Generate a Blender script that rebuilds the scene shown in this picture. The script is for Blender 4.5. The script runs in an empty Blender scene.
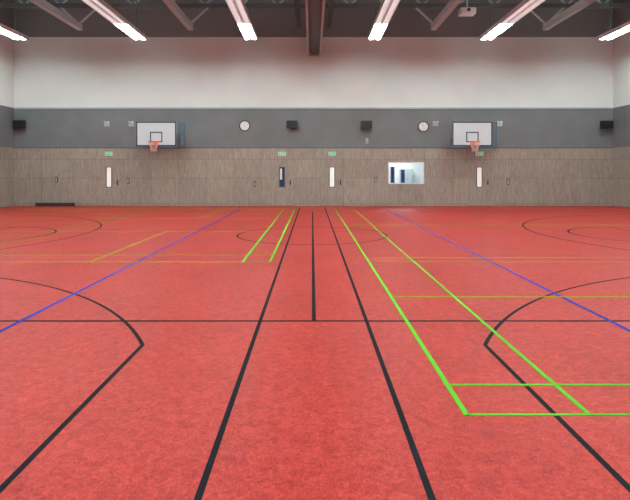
import bpy, bmesh, math, random
from mathutils import Vector, Matrix
random.seed(3)
S=bpy.context.scene
C=bpy.context.collection
try:
    S.view_settings.view_transform='Standard'
except Exception: pass

# ---------------- materials ----------------
def mat(name,col,rough=0.6,metal=0.0,emit=None,estr=0.0,spec=0.5):
    m=bpy.data.materials.new(name); m.use_nodes=True
    b=m.node_tree.nodes['Principled BSDF']
    b.inputs['Base Color'].default_value=(*col,1)
    b.inputs['Roughness'].default_value=rough
    b.inputs['Metallic'].default_value=metal
    b.inputs['Specular IOR Level'].default_value=spec
    if emit:
        b.inputs['Emission Color'].default_value=(*emit,1)
        b.inputs['Emission Strength'].default_value=estr
    return m
def noisy(m,c1,c2,scale=(1,1,1),nscale=5,detail=4,bump=0.0,lo=0.35,hi=0.65):
    nt=m.node_tree; N=nt.nodes; L=nt.links; b=N['Principled BSDF']
    tc=N.new('ShaderNodeTexCoord'); mp=N.new('ShaderNodeMapping'); mp.inputs['Scale'].default_value=scale
    n=N.new('ShaderNodeTexNoise'); n.inputs['Scale'].default_value=nscale; n.inputs['Detail'].default_value=detail
    r=N.new('ShaderNodeValToRGB'); r.color_ramp.elements[0].position=lo; r.color_ramp.elements[1].position=hi
    r.color_ramp.elements[0].color=(*c1,1); r.color_ramp.elements[1].color=(*c2,1)
    L.new(tc.outputs['Object'],mp.inputs['Vector']); L.new(mp.outputs['Vector'],n.inputs['Vector'])
    L.new(n.outputs['Fac'],r.inputs['Fac']); L.new(r.outputs['Color'],b.inputs['Base Color'])
    if bump:
        bp=N.new('ShaderNodeBump'); bp.inputs['Strength'].default_value=bump; bp.inputs['Distance'].default_value=0.01
        L.new(n.outputs['Fac'],bp.inputs['Height']); L.new(bp.outputs['Normal'],b.inputs['Normal'])
    return r

M={}
M['white']=mat('painted_white',(0.74,0.78,0.77),0.8); noisy(M['white'],(0.72,0.795,0.775),(0.76,0.835,0.815),(1,1,1),0.7,3)
M['grey']=mat('painted_grey',(0.17,0.175,0.18),0.75); noisy(M['grey'],(0.155,0.172,0.178),(0.175,0.193,0.20),(1,1,1),1.2,3)
M['topgrey']=mat('upper_grey',(0.20,0.225,0.225),0.85)
M['ceil']=mat('ceiling_dark',(0.18,0.205,0.21),0.85)
M['steel']=mat('steel_grey',(0.45,0.53,0.54),0.5)
M['steeld']=mat('steel_dark',(0.08,0.093,0.098),0.5)
M['housing']=mat('luminaire_white',(0.82,0.89,0.90),0.4)
M['tube']=mat('tube_light',(0.9,0.9,0.9),0.4,emit=(0.93,1.0,0.985),estr=93)
M['upfill']=mat('added_ceiling_fill',(0.9,0.9,0.9),0.4,emit=(0.86,1.0,1.0),estr=7.5)  # added fill glow, neutralises the red bounce on the ceiling
M['dimglow']=mat('opal_diffuser',(0.85,0.87,0.88),0.4,emit=(0.95,1.0,1.0),estr=0.5)  # faint emission stands in for luminaires seen off-axis
M['black']=mat('black_plastic',(0.012,0.012,0.013),0.45)
M['dark']=mat('dark_gap',(0.03,0.027,0.025),0.8)
M['orange']=mat('rim_orange',(0.85,0.12,0.03),0.4)
M['net']=mat('net_cord',(0.8,0.5,0.42),0.8)
M['board']=mat('board_white',(0.62,0.70,0.73),0.35)
M['bluef']=mat('blue_grey_frame',(0.07,0.14,0.22),0.45)
M['plastw']=mat('white_plastic',(0.8,0.8,0.8),0.4)
M['green']=mat('exit_green',(0.03,0.42,0.25),0.4,emit=(0.1,0.65,0.42),estr=0.4)
M['pane']=mat('glowing_frosted_glass',(0.8,0.83,0.8),0.2,emit=(1,1,0.95),estr=0.4)  # emission stands in for light from the room behind the door
M['paned']=mat('dark_blue_glass',(0.02,0.05,0.1),0.1)
M['lglas']=mat('line_black',(0.012,0.014,0.017),0.7,spec=0.04)
M['lblue']=mat('line_blue',(0.022,0.045,0.33),0.7,spec=0.03)
M['lgreen']=mat('line_green',(0.11,0.49,0.035),0.7,spec=0.03)
M['lolive']=mat('line_olive',(0.29,0.34,0.03),0.7,spec=0.03)
M['lobby']=mat('lobby_white',(0.8,0.85,0.86),0.8)
M['blue']=mat('mat_blue',(0.02,0.09,0.4),0.6)

# wood
def wood():
    m=mat('wood_laminate',(0.3,0.23,0.18),0.55,spec=.3); nt=m.node_tree; N=nt.nodes; L=nt.links; b=N['Principled BSDF']
    tc=N.new('ShaderNodeTexCoord'); mp=N.new('ShaderNodeMapping'); mp.inputs['Scale'].default_value=(16,16,2.0)
    n=N.new('ShaderNodeTexNoise'); n.inputs['Scale'].default_value=1.5; n.inputs['Detail'].default_value=9; n.inputs['Roughness'].default_value=0.72
    r=N.new('ShaderNodeValToRGB'); e=r.color_ramp.elements
    e[0].position=0.3; e[0].color=(0.235,0.20,0.165,1); e[1].position=0.7; e[1].color=(0.44,0.40,0.345,1)
    L.new(tc.outputs['Object'],mp.inputs['Vector']); L.new(mp.outputs['Vector'],n.inputs['Vector']); L.new(n.outputs['Fac'],r.inputs['Fac'])
    g=N.new('ShaderNodeNewGeometry'); mr=N.new('ShaderNodeMapRange'); mr.inputs['To Min'].default_value=0.93; mr.inputs['To Max'].default_value=1.05
    L.new(g.outputs['Random Per Island'],mr.inputs['Value'])
    mx=N.new('ShaderNodeVectorMath'); mx.operation='SCALE'; L.new(r.outputs['Color'],mx.inputs[0]); L.new(mr.outputs['Result'],mx.inputs['Scale'])
    L.new(mx.outputs['Vector'],b.inputs['Base Color']); return m
M['wood']=wood()
# floor
def floorm():
    m=mat('red_linoleum',(0.62,0.08,0.06),0.42,spec=0.12); nt=m.node_tree; N=nt.nodes; L=nt.links; b=N['Principled BSDF']
    tc=N.new('ShaderNodeTexCoord')
    def nz(sc,ns,det,dist=0):
        mp=N.new('ShaderNodeMapping'); mp.inputs['Scale'].default_value=sc
        n=N.new('ShaderNodeTexNoise'); n.inputs['Scale'].default_value=ns; n.inputs['Detail'].default_value=det; n.inputs['Distortion'].default_value=dist
        L.new(tc.outputs['Object'],mp.inputs['Vector']); L.new(mp.outputs['Vector'],n.inputs['Vector']); return n
    a=nz((1,1,1),15,8,1.1); c=nz((1,1,1),0.9,5,0.4); d=nz((1,0.6,1),80,4)
    a.inputs['Roughness'].default_value=.62
    r=N.new('ShaderNodeValToRGB'); e=r.color_ramp.elements
    e[0].position=0.37; e[0].color=(0.215,0.011,0.010,1); e[1].position=0.66; e[1].color=(0.55,0.068,0.050,1)
    k=e.new(0.51); k.color=(0.385,0.030,0.024,1)
    m1=N.new('ShaderNodeMath'); m1.operation='MULTIPLY_ADD'; m1.inputs[1].default_value=0.38
    m2=N.new('ShaderNodeMath'); m2.operation='MULTIPLY'; m2.inputs[1].default_value=0.50
    L.new(a.outputs['Fac'],m2.inputs[0])
    L.new(d.outputs['Fac'],m1.inputs[0]); L.new(m2.outputs[0],m1.inputs[2])
    m3=N.new('ShaderNodeMath'); m3.operation='MULTIPLY_ADD'; m3.inputs[1].default_value=0.14; L.new(c.outputs['Fac'],m3.inputs[0]); L.new(m1.outputs[0],m3.inputs[2])
    L.new(m3.outputs[0],r.inputs['Fac']); L.new(r.outputs['Color'],b.inputs['Base Color'])
    bp=N.new('ShaderNodeBump'); bp.inputs['Strength'].default_value=0.04; bp.inputs['Distance'].default_value=0.01
    L.new(a.outputs['Fac'],bp.inputs['Height']); L.new(bp.outputs['Normal'],b.inputs['Normal'])
    return m
M['floor']=floorm()

# ---------------- mesh helpers ----------------
class B:
    def __init__(s): s.bm=bmesh.new()
    def box(s,x0,x1,y0,y1,z0,z1):
        v=[s.bm.verts.new(p) for p in [(x0,y0,z0),(x1,y0,z0),(x1,y1,z0),(x0,y1,z0),(x0,y0,z1),(x1,y0,z1),(x1,y1,z1),(x0,y1,z1)]]
        for f in [(0,3,2,1),(4,5,6,7),(0,1,5,4),(1,2,6,5),(2,3,7,6),(3,0,4,7)]: s.bm.faces.new([v[i] for i in f])
        return s
    def cyl(s,p,q,r,n=10,r2=None):
        p=Vector(p);q=Vector(q);d=(q-p); L=d.length
        mtx=Matrix.Translation((p+q)/2)@d.to_track_quat('Z','Y').to_matrix().to_4x4()
        bmesh.ops.create_cone(s.bm,cap_ends=True,segments=n,radius1=r,radius2=r if r2 is None else r2,depth=L,matrix=mtx); return s
    def beam(s,p,q,w,h):
        p=Vector(p);q=Vector(q);d=(q-p)
        mtx=Matrix.Translation((p+q)/2)@d.to_track_quat('Z','Y').to_matrix().to_4x4()@Matrix.Diagonal((w,h,d.length,1))
        bmesh.ops.create_cube(s.bm,size=1,matrix=mtx); return s
    def quad(s,pts):
        s.bm.faces.new([s.bm.verts.new(p) for p in pts]); return s
    def torus(s,c,R,r,n=28,k=8,ax='Z'):
        rings=[]
        for i in range(n):
            a=2*math.pi*i/n; ring=[]
            for j in range(k):
                b=2*math.pi*j/k; rr=R+r*math.cos(b); h=r*math.sin(b)
                if ax=='Z': p=(c[0]+rr*math.cos(a),c[1]+rr*math.sin(a),c[2]+h)
                else: p=(c[0]+rr*math.cos(a),c[1]+h,c[2]+rr*math.sin(a))
                ring.append(s.bm.verts.new(p))
            rings.append(ring)
        for i in range(n):
            for j in range(k):
                s.bm.faces.new([rings[i][j],rings[(i+1)%n][j],rings[(i+1)%n][(j+1)%k],rings[i][(j+1)%k]])
        return s
    def done(s,name,m,parent=None,bevel=0,smooth=False):
        bmesh.ops.recalc_face_normals(s.bm,faces=s.bm.faces)
        me=bpy.data.meshes.new(name); s.bm.to_mesh(me); s.bm.free(); me.materials.append(M[m])
        if smooth:
            for f in me.polygons: f.use_smooth=True
        o=bpy.data.objects.new(name,me); C.objects.link(o)
        if parent: o.parent=parent
        if bevel:
            b=o.modifiers.new('bevel','BEVEL'); b.width=bevel; b.segments=2
        return o
def empty(name,loc):
    o=bpy.data.objects.new(name,None); o.location=loc; C.objects.link(o); return o

# ---------------- room shell ----------------
XL,XR,YB,YF,H=-13.55,13.7,24.1,-2.6,9.4
zw,zg,zt=2.64,4.45,7.68
B().box(XL-.3,XR+.3,YF-.3,YB+.3,-.2,0).done('floor','floor')
B().box(XL-.3,XR+.3,YF-.3,YB+.3,H,H+.2).done('ceiling','ceil')
wx0,wx1,wz0,wz1=(388-312)/22,(424-312)/22,1.0,2.0
t=0.3
b=B()
b.box(XL-.3,wx0,YB,YB+t,0,zw).box(wx1,XR+.3,YB,YB+t,0,zw).box(wx0,wx1,YB,YB+t,0,wz0).box(wx0,wx1,YB,YB+t,wz1,zw)
wb=b.done('wall_back','dark')
B().box(XL,XR,YB-.02,YB+t,zw,zg).done('band_grey','grey',wb)
B().box(XL,XR,YB-.0,YB+t,zg,zt).done('band_white','white',wb)
B().box(XL,XR,YB-.0,YB+t,zt,H).done('band_top','topgrey',wb)
doors=[(-9.22,'pane'),(-1.36,'paned'),(0.91,'pane'),(7.6,'pane')]
def subtract(segs,a,c):
    out=[]
    for s0,s1 in segs:
        if c<=s0 or a>=s1: out.append((s0,s1)); continue
        if s0<a: out.append((s0,a))
        if s1>c: out.append((c,s1))
    return out
b=B(); g=0.007; pw=0.62
rows=[(0.10,1.27),(1.277,2.12),(2.128,zw)]
x=XL+.02; edges=[]
while x<XR-.05:
    edges.append((x,min(x+pw*2,XR-.02))); x+=pw*2+g
for z0,z1 in rows:
    for e0,e1 in edges:
        segs=[(e0,e1)]
        if z0<2.1:
            for dx,_ in doors: segs=subtract(segs,dx-.51,dx+.51)
        if z1>wz0 and z0<wz1:
            full=segs; segs=subtract(full,wx0,wx1)
            for s0,s1 in full:
                a,c=max(s0,wx0),min(s1,wx1)
                if a<c:
                    if z0<wz0: b.box(a,c,YB-.035,YB-.002,z0,wz0)
                    if z1>wz1: b.box(a,c,YB-.035,YB-.002,wz1,z1)
        for s0,s1 in segs: b.box(s0,s1,YB-.035,YB-.002,z0,z1)
b.done('wood_panels','wood',wb)
b=B()
segs=[(XL+.04,XR-.04)]
for dx,_ in doors: segs=subtract(segs,dx-.52,dx+.52)
for s0,s1 in segs: b.box(s0,s1,YB-.045,YB-.002,0.002,0.09)
b.done('baseboard_back','wood')
for nm,x0,x1,xi,sg in (('wall_left',XL-.3,XL,XL,1),('wall_right',XR,XR+.3,XR,-1)):
    w=B().box(x0,x1,YF-.3,YB,0,zw).done(nm,'dark')
    B().box(x0,x1,YF-.3,YB,zg,zt).done('band_white','white',w)
    B().box(x0,x1,YF-.3,YB,zt,H).done('band_top','topgrey',w)
    B().box(min(x0,x1,xi+sg*.02) ,max(x0,x1) if sg<0 else xi+.02,YF-.3,YB-.03,zw,zg).done('band_grey','grey',w)
    b=B(); y=YF
    while y<YB-.1:
        y1=min(y+1.24,YB-.05)
        for z0,z1 in rows: b.box(min(xi,xi+sg*.03),max(xi,xi+sg*.03),y,y1,z0 if z0>.2 else .01,z1)
        y=y1+g
    b.done('wood_panels','wood',w)
w=B().box(XL,XR,YF-.3,YF,0,zw).done('wall_front','wood')
B().box(XL,XR,YF-.3,YF,zw,zg).done('band_grey','grey',w)
B().box(XL,XR,YF-.3,YF,zg,H).done('band_white','white',w)
B().box(XL+.03,XR-.03,YB-.05,YB-.02,zg-.03,zg+.03).done('trim_1','steel')
B().box(XL+.04,XR-.04,YB-.045,YB-.021,zw-.02,zw+.015).done('trim_2','steeld')

w=empty('window_1',((wx0+wx1)/2,YB,1.5))
mx=(wx0+wx1)/2
def P(bld,name,m,par,**k):
    o=bld.done(name,m,None,**k); o.parent=par; o.matrix_parent_inverse=Matrix.Translation(-par.location); return o
fy0,fy1=YB-.05,YB+.06
P(B().box(wx0,wx1,fy0,fy1,wz0,wz0+.05).box(wx0,wx1,fy0,fy1,wz1-.05,wz1).box(wx0,wx0+.05,fy0,fy1,wz0+.05,wz1-.05).box(wx1-.05,wx1,fy0,fy1,wz0+.05,wz1-.05),'frame','plastw',w)
gm=bpy.data.materials.new('clear_glass'); gm.use_nodes=True; nt=gm.node_tree; nt.nodes.clear()
o=nt.nodes.new('ShaderNodeOutputMaterial'); mxn=nt.nodes.new('ShaderNodeMixShader'); mxn.inputs[0].default_value=.08
tr=nt.nodes.new('ShaderNodeBsdfTransparent'); gl=nt.nodes.new('ShaderNodeBsdfGlossy'); gl.inputs['Roughness'].default_value=.05
nt.links.new(tr.outputs[0],mxn.inputs[1]); nt.links.new(gl.outputs[0],mxn.inputs[2]); nt.links.new(mxn.outputs[0],o.inputs[0]); M['glass']=gm
P(B().box(wx0+.05,wx1-.05,YB+.0,YB+.01,wz0+.05,wz1-.05),'glass','glass',w)
# adjoining equipment room
r0,r1,rb=wx0-1,wx1+1.2,YB+3.2
B().box(r0,r1,YB+t,rb,-.1,0).done('floor_anteroom','steel')
B().box(r0,r1,YB+t,rb,2.7,2.8).done('ceiling_anteroom','lobby')
B().box(r0,r1,rb,rb+.1,0,2.7).done('wall_anteroom_back','lobby')
B().box(r0-.1,r0,YB+t,rb,0,2.7).done('wall_anteroom_left','lobby')
B().box(r1,r1+.1,YB+t,rb,0,2.7).done('wall_anteroom_right','lobby')
ld=bpy.data.lights.new('anteroom_lamp','AREA'); ld.size=1.2; ld.energy=75; ld.color=(.95,1,1); lo=bpy.data.objects.new('anteroom_lamp',ld); lo.location=(mx,YB+1.8,2.66); C.objects.link(lo)
for i,(xx,yy,hh) in enumerate([(wx0+.42,YB+1.4,1.8),(wx0+.93,YB+1.5,1.66)]):
    e=empty('rolled_gym_mat',(xx,yy,0))
    b=B().cyl((xx,yy,0.0),(xx,yy,hh),.10,20); P(b,'roll','blue',e,smooth=False)
    P(B().torus((xx,yy,hh*.4),.10,.012,20,6).torus((xx,yy,hh*.85),.10,.012,20,6),'straps','black',e)
e=empty('equipment_cabinet',(wx0+1.35,rb-.3,0))
cx=wx0+1.35
P(B().box(cx-.3,cx+.3,rb-.5,rb-.02,0,1.7),'carcass','steel',e)
P(B().box(cx-.28,cx-.01,rb-.52,rb-.5,.08,1.66).box(cx+.01,cx+.28,rb-.52,rb-.5,.08,1.66),'doors','steel',e)
P(B().box(cx-.05,cx-.03,rb-.54,rb-.52,.7,.9).box(cx+.03,cx+.05,rb-.54,rb-.52,.7,.9),'handles','black',e)

# doors
for i,(dx,pm) in enumerate(doors):
    e=empty('door_%d'%(i+1),(dx,YB,0))
    P(B().box(dx-.505,dx-.12,YB-.034,YB-.004,.01,2.12).box(dx+.12,dx+.505,YB-.034,YB-.004,.01,2.12).box(dx-.12,dx+.12,YB-.034,YB-.004,.01,.85).box(dx-.12,dx+.12,YB-.034,YB-.004,1.78,2.12),'leaf','wood',e)
    P(B().box(dx-.14,dx-.10,YB-.04,YB-.005,.85,1.78).box(dx+.10,dx+.14,YB-.04,YB-.005,.85,1.78).box(dx-.1,dx+.1,YB-.04,YB-.005,.85,.88).box(dx-.1,dx+.1,YB-.04,YB-.005,1.75,1.78),'glazing_frame','steeld',e)
    P(B().box(dx-.1,dx+.1,YB-.025,YB-.008,.88,1.75),'glazing',pm,e)
    if pm=='paned':
        P(B().box(dx-.09,dx+.0,YB-.03,YB-.026,1.2,1.7),'notice','lobby',e)
    P(B().box(dx+.36,dx+.41,YB-.045,YB-.034,.95,1.2).cyl((dx+.385,YB-.034,1.06),(dx+.385,YB-.09,1.06),.012).cyl((dx+.385,YB-.085,1.06),(dx+.26,YB-.085,1.06),.012),'handle','black',e)
    s=empty('exit_sign',(dx,YB,2.37))
    P(B().box(dx-.17,dx+.17,YB-.09,YB-.036,2.28,2.46),'case','plastw',s,bevel=.008)
    P(B().box(dx-.14,dx+.14,YB-.096,YB-.091,2.30,2.44),'panel','green',s)
    P(B().box(dx+.02,dx+.10,YB-.1,YB-.097,2.34,2.40).box(dx-.08,dx-.03,YB-.1,YB-.097,2.33,2.42),'pictogram','plastw',s)

# ---------------- court markings ----------------
def lineH(b,x0,x1,y,w,z): b.box(x0,x1,y-w/2,y+w/2,.0005,z)
def lineV(b,x,y0,y1,w,z): b.box(x-w/2,x+w/2,y0,y1,.0005,z)
def arc(b,cx,cy,R,a0,a1,w,z,n=64):
    for i in range(n):
        A=a0+(a1-a0)*i/n; D=a0+(a1-a0)*(i+1)/n
        p=[(cx+(R-w/2)*math.cos(A),cy+(R-w/2)*math.sin(A),z),(cx+(R+w/2)*math.cos(A),cy+(R+w/2)*math.sin(A),z),(cx+(R+w/2)*math.cos(D),cy+(R+w/2)*math.sin(D),z),(cx+(R-w/2)*math.cos(D),cy+(R-w/2)*math.sin(D),z)]
        b.quad(p)
cm=empty('sports_court_markings',(0,0,0))
W=.036; z=.002
b=B()
lineV(b,-.525,-1.5,23,W,z); lineV(b,.552,-1.5,23,W,z)
lineV(b,0.02,5.37,20.4,W*1.15,z)
lineH(b,-13.3,13.3,5.37,W*1.2,z)
lineH(b,-13.3,13.3,20.4,W,z)
arc(b,0,12.88,1.8,0,2*math.pi,W*1.2,z)
for s,cx in ((-1,-7.115),(1,7.147)):
    th=math.asin(2.72/6.26)
    arc(b,cx,1.9,6.26,th,math.pi-th,W,z,90)
    ex=6.26*math.cos(th)
    lineV(b,cx-ex,-1.5,4.62,W,z); lineV(b,cx+ex,-1.5,4.62,W,z)
    c2=s*11.85
    if s>0: arc(b,c2,12.88,6.25,math.pi/2,1.5*math.pi,W*1.3,z,80); arc(b,8.22,12.88,1.8,math.pi/2,1.5*math.pi,W*1.3,z)
    else: arc(b,c2,12.88,6.25,-math.pi/2,math.pi/2,W*1.3,z,80); arc(b,-8.22,12.88,1.8,-math.pi/2,math.pi/2,W*1.3,z)
    lineV(b,s*8.22,11.08,14.68,W,z)
    lineH(b,min(s*8.22,s*13.3),max(s*8.22,s*13.3),11.08,W,z)
    lineH(b,min(s*8.22,s*13.3),max(s*8.22,s*13.3),14.68,W,z)
b.done('basketball_lines','lglas',cm)
b=B()
for x in (-2.95,3.02): lineV(b,x,-1.5,21.5,.045,.003)
b.done('volleyball_lines','lblue',cm)
b=B(); z=.004; w=.037
lineV(b,-1.17,8.93,22.3,w*1.2,z); lineV(b,-.71,8.93,22.3,w*1.2,z)
lineV(b,.957,3.27,22.3,w,z); lineV(b,1.72,3.27,22.3,w*.9,z)
lineH(b,.957,12.5,3.285,.028,z); lineH(b,.957,12.5,3.745,.03,z)
b.done('badminton_lines','lgreen',cm)
b=B(); z=.0035; w=.036
lineH(b,.957,12.5,6.42,.045,z)
for y in (8.93,9.39,15.0,15.5): lineH(b,.957,12.5,y,w,z)
for y in (8.93,9.69,13.65,17.6,21.5,22.3): lineH(b,-12.5,-.7,y,w,z)
for x in (-6.34,-6.8,-9.6): lineV(b,x,8.93,22.3,w*.8,z)
lineV(b,-3.74,8.93,13.65,w*1.3,z)
lineV(b,-3.74,17.6,22.3,w,z)
b.done('multi_sport_lines','lolive',cm)

# floor-level vent grille
gx0,gx1=(37-312)/22,(75-312)/22
e=empty('floor_vent_grille',(gx0,YB-.1,0))
P(B().box(gx0,gx1,YB-.16,YB-.05,.001,.15),'housing','black',e)
b=B()
for i in range(28):
    x=gx0+.03+i*(gx1-gx0-.06)/27; b.box(x-.008,x+.008,YB-.168,YB-.16,.02,.13)
P(b,'louvres','steeld',e)

# ---------------- ceiling ----------------
zl=7.0
for x in (-11.95,-7.05,-2.5,2.55,7.15,12.0):
    e=empty('ceiling_light',(x,10,zl))
    b=B(); b.box(x-.25,x+.25,-1.5,21.9,zl+.03,zl+.13)
    b.box(x-.25,x-.235,-1.5,21.9,zl-.03,zl+.03).box(x+.235,x+.25,-1.5,21.9,zl-.03,zl+.03).box(x-.03,x+.03,-1.5,21.9,zl-.03,zl+.03)
    P(b,'trunking','housing',e)
    b=B(); l=B(); d=B()
    ys=(-.8,4.3,9.4,14.5,19.65)
    for y0 in ys:
        for sx in (-.14,.14):
            b.box(x+sx-.045,x+sx+.045,y0,y0+2.15,zl-.01,zl+.025)
            if y0<19: d.box(x+sx-.07,x+sx+.07,y0+2.2,y0+5.05,zl-.01,zl+.025)
            for k in range(1,8):
                y=y0+k*2.15/8; l.box(x+sx-.09,x+sx+.09,y-.015,y+.015,zl-.035,zl-.012)
    P(b,'tubes','tube',e); P(l,'louvres','housing',e); P(d,'channel_glow_strips','dimglow',e)  # glow strips between the tubes only lighten the channel underside
    P(B().box(x-.15,x+.15,-1.4,21.8,zl+.131,zl+.14),'added_fill_strip','upfill',e)  # added upward glow that brightens ceiling and upper wall
    b=B()
    for y in (2,7.5,13,18.6,21.3):
        b.cyl((x,y,zl+.14),(x,y,H),.015,6)
    P(b,'suspension_rods','steeld',e)
for x in (-9.75,-5.1,5.1,9.8):
    e=empty('roof_beam',(x,10,7.6))
    P(B().box(x-.11,x+.11,-1.5,22.3,7.5,7.52).box(x-.11,x+.11,-1.5,22.3,7.72,7.74).box(x-.09,x+.09,-1.5,22.3,7.52,7.72),'girder','steel',e)
    b=B()
    for y in (4.2,10.2,16.2,22.2):
        b.beam((x,y,7.74),(x-.75,y,8.42),.07,.07).beam((x,y,7.74),(x+.75,y,8.42),.07,.07)
    P(b,'hangers','steel',e)
for y in (4.2,10.2,16.2,22.2):
    e=empty('roof_truss',(0,y,9))
    P(B().box(XL+.01,XR-.01,y-.09,y+.09,8.42,8.58).box(XL+.01,XR-.01,y-.09,y+.09,9.24,H-.005),'chords','steeld',e)
    b=B(); n=18; dx=(XR-XL)/n
    for i in range(n):
        x=XL+i*dx; b.beam((x+.06,y,8.58),(x+dx/2,y,9.23),.07,.07).beam((x+dx/2,y,9.23),(x+dx-.06,y,8.58),.07,.07)
    P(b,'web','steel',e)
e=empty('divider_curtain_housing',(0.1,10,7))
P(B().box(-.17,.37,-1.5,23.9,6.95,8.1),'box','steeld',e)
P(B().box(-.21,-.13,-1.5,23.95,6.78,6.98).box(.33,.41,-1.5,23.95,6.78,6.98).box(-.13,.33,23.9,23.96,6.78,6.98),'rails','steel',e)
P(B().box(-.03,.23,-1.5,23.8,6.84,6.95),'rolled_curtain','steeld',e)
b=B()
for y in (4.2,10.2,16.2,22.2): b.box(-.1,-.02,y-.04,y+.04,8.1,8.42).box(.22,.3,y-.04,y+.04,8.1,8.42)
P(b,'brackets','steeld',e)
for x in (-.55,.72):
    e=empty('ceiling_cable_duct',(x,10,8))
    P(B().box(x-.09,x+.09,-1.5,22.6,7.7,7.9),'duct','black',e)
    b=B()
    for y in (4.2,10.2,16.2,22.2): b.cyl((x,y,7.9),(x,y,8.42),.02,8)
    P(b,'hangers','steeld',e)
e=empty('ceiling_projector',(6.0,20.5,7.7))
P(B().box(5.7,6.3,20.3,20.75,7.62,7.86),'body','plastw',e,bevel=.03)
P(B().cyl((6,20.3,7.75),(6,20.24,7.75),.06,16),'lens','black',e)
P(B().cyl((6,20.5,7.85),(6,20.5,H),.03,10),'pole','steel',e)

# ---------------- wall equipment ----------------
def hoop(cx):
    yb=23.2; z0=2.68; z1=3.74; hw=.87
    e=empty('basketball_hoop',(cx,yb,z0))
    P(B().box(cx-hw,cx+hw,yb,yb+.03,z0,z1),'backboard','board',e)
    b=B(); f=.045; y0=yb-.004
    b.box(cx-hw,cx+hw,y0,yb-.001,z0,z0+f).box(cx-hw,cx+hw,y0,yb-.001,z1-f,z1).box(cx-hw,cx-hw+f,y0,yb-.001,z0+f,z1-f).box(cx+hw-f,cx+hw,y0,yb-.001,z0+f,z1-f)
    a,c,d=.27,z0+.17,z0+.62
    b.box(cx-a,cx+a,y0,yb-.001,c,c+f).box(cx-a,cx+a,y0,yb-.001,d-f,d).box(cx-a,cx-a+f,y0,yb-.001,c+f,d-f).box(cx+a-f,cx+a,y0,yb-.001,c+f,d-f)
    P(b,'markings','black',e)
    P(B().box(cx-hw-.03,cx+hw+.03,yb-.01,yb+.05,z0-.06,z0).box(cx-hw-.03,cx-hw,yb-.01,yb+.05,z0,z0+.35).box(cx+hw,cx+hw+.03,yb-.01,yb+.05,z0,z0+.35),'edge_padding','bluef',e,bevel=.008)
    b=B()
    for s in (-.55,.55):
        b.box(cx+s-.04,cx+s+.04,YB-.10,YB-.052,2.66,3.72)
        b.beam((cx+s,yb+.05,z1-.15),(cx+s,YB-.1,z1-.15),.05,.05).beam((cx+s,yb+.05,z0+.1),(cx+s,YB-.1,z0+.1),.05,.05)
        b.beam((cx+s,yb+.05,z0+.12),(cx+s,YB-.1,z1-.2),.04,.04)
    b.box(cx-.6,cx+.6,yb+.03,yb+.07,z1-.2,z1-.12).box(cx-.6,cx+.6,yb+.03,yb+.07,z0+.08,z0+.16)
    P(b,'wall_bracket','steeld',e)
    s=cx+hw+.08
    P(B().box(s,s+.05,yb+.3,yb+.34,z0+.0,z1-.05).box(s+.19,s+.24,yb+.3,yb+.34,z0+.0,z1-.05).box(s,s+.24,yb+.3,yb+.34,z1-.05,z1).box(s,s+.24,yb+.3,yb+.34,z0,z0+.05).box(s,s+.24,yb+.3,yb+.34,z0+.5,z0+.54).beam((s+.1,yb+.34,z0+.52),(cx+.5,YB-.1,z0+.52),.05,.05),'folding_brace','bluef',e)
    rz=z0+.16; ry=yb-.15-.225
    P(B().torus((cx,ry,rz),.225,.016),'rim','orange',e,smooth=True)
    P(B().box(cx-.08,cx+.08,yb-.15,yb-.005,rz-.05,rz+.01).box(cx-.11,cx+.11,yb-.02,yb-.005,rz-.12,rz+.06),'rim_bracket','orange',e)
    b=B(); n=14; lv=[(0,.222),(.1,.19),(.2,.15),(.3,.125),(.4,.12)]
    for i in range(n):
        for k in range(4):
            for sg in (-.5,.5):
                A=2*math.pi*(i+(k%2)*.5)/n; D=2*math.pi*(i+(k%2)*.5+sg)/n
                b.cyl((cx+lv[k][1]*math.cos(A),ry+lv[k][1]*math.sin(A),rz-.012-lv[k][0]),(cx+lv[k+1][1]*math.cos(D),ry+lv[k+1][1]*math.sin(D),rz-.012-lv[k+1][0]),.006,4)
    P(b,'net','net',e)
hoop(-6.82); hoop(7.02)

def clock(cx,cz):
    y=YB-.02
    e=empty('wall_clock',(cx,y,cz))
    P(B().cyl((cx,y,cz),(cx,y-.05,cz),.25,40),'case','black',e)
    P(B().cyl((cx,y-.05,cz),(cx,y-.056,cz),.205,40),'dial','plastw',e)
    b=B()
    for i in range(12):
        a=i*math.pi/6; b.beam((cx+.155*math.sin(a),y-.059,cz+.155*math.cos(a)),(cx+.19*math.sin(a),y-.059,cz+.19*math.cos(a)),.016,.005)
    b.beam((cx,y-.062,cz),(cx+.07,y-.062,cz-.09),.026,.005).beam((cx,y-.066,cz),(cx-.08,y-.066,cz+.13),.022,.004)
    P(b,'hands_and_ticks','black',e)
clock(-3.05,3.64); clock(5.05,3.6)

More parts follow.
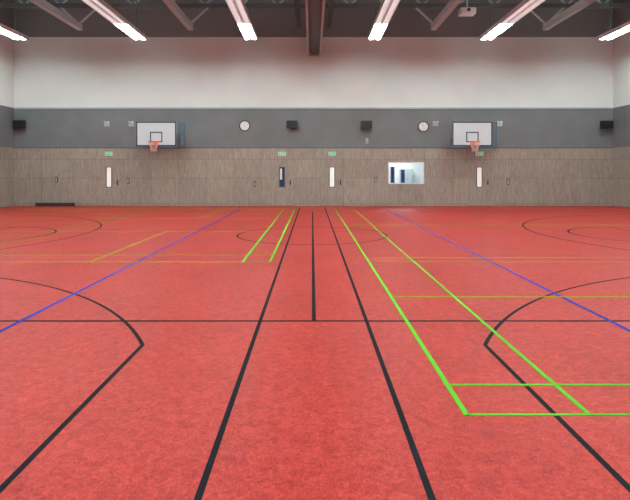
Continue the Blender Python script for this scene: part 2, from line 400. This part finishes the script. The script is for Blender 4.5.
def speaker(cx,cz,side=0):
    y=YB-.021
    e=empty('loudspeaker',(cx,y,cz))
    P(B().box(cx-.25,cx+.25,y-.32,y-.1,cz-.17,cz+.17),'cabinet','black',e,bevel=.02)
    P(B().cyl((cx-.08,y-.32,cz),(cx-.08,y-.326,cz),.12,24).cyl((cx+.15,y-.32,cz),(cx+.15,y-.326,cz),.05,20),'drivers','black',e)
    P(B().box(cx-.03,cx+.03,y-.1,y,cz-.05,cz+.05).box(cx-.1,cx+.1,y-.015,y,cz-.1,cz+.1),'bracket','black',e)
speaker(-.9,3.68); speaker(2.45,3.68); speaker(-13.18,3.70); speaker(13.28,3.68)
def sensor(cx,cz):
    y=YB-.021
    e=empty('emergency_wall_light',(cx,y,cz))
    P(B().box(cx-.13,cx+.13,y-.06,y,cz-.06,cz+.06),'base','steel',e,bevel=.01)
    P(B().cyl((cx-.07,y-.03,cz+.06),(cx-.07,y-.12,cz+.13),.05,16).cyl((cx+.07,y-.03,cz+.06),(cx+.07,y-.12,cz+.13),.05,16),'lamp_heads','plastw',e)
for x in (-9.3,-8.2,5.6,8.5): sensor(x,3.68)
for x,zz in ((-8.35,1.15),(-11.6,1.2),(2.5,2.95),(2.9,1.2),(8.9,1.1),(-2.6,1.0)):
    yy=YB-.036 if zz<zw else YB-.021
    e=empty('wall_switch_panel',(x,yy,zz))
    P(B().box(x-.06,x+.06,yy-.02,yy,zz-.13,zz+.13),'plate','black' if zz<2 else 'steel',e,bevel=.004)
    P(B().box(x-.03,x+.03,yy-.028,yy-.02,zz+.01,zz+.09).box(x-.03,x+.03,yy-.028,yy-.02,zz-.09,zz-.01),'rockers','steel',e)

# world + camera
wd=bpy.data.worlds.new('world'); S.world=wd; wd.use_nodes=True
wd.node_tree.nodes['Background'].inputs[0].default_value=(.5,.55,.6,1); wd.node_tree.nodes['Background'].inputs[1].default_value=.3
cd=bpy.data.cameras.new('camera'); cam=bpy.data.objects.new('camera',cd); C.objects.link(cam)
cam.location=(0,0,1.5); cam.rotation_euler=(math.pi/2,0,0)
cd.sensor_width=36; cd.sensor_fit='HORIZONTAL'; cd.lens=530/630*36; cd.shift_x=3/630; cd.shift_y=-77/630; cd.clip_end=200
S.camera=cam
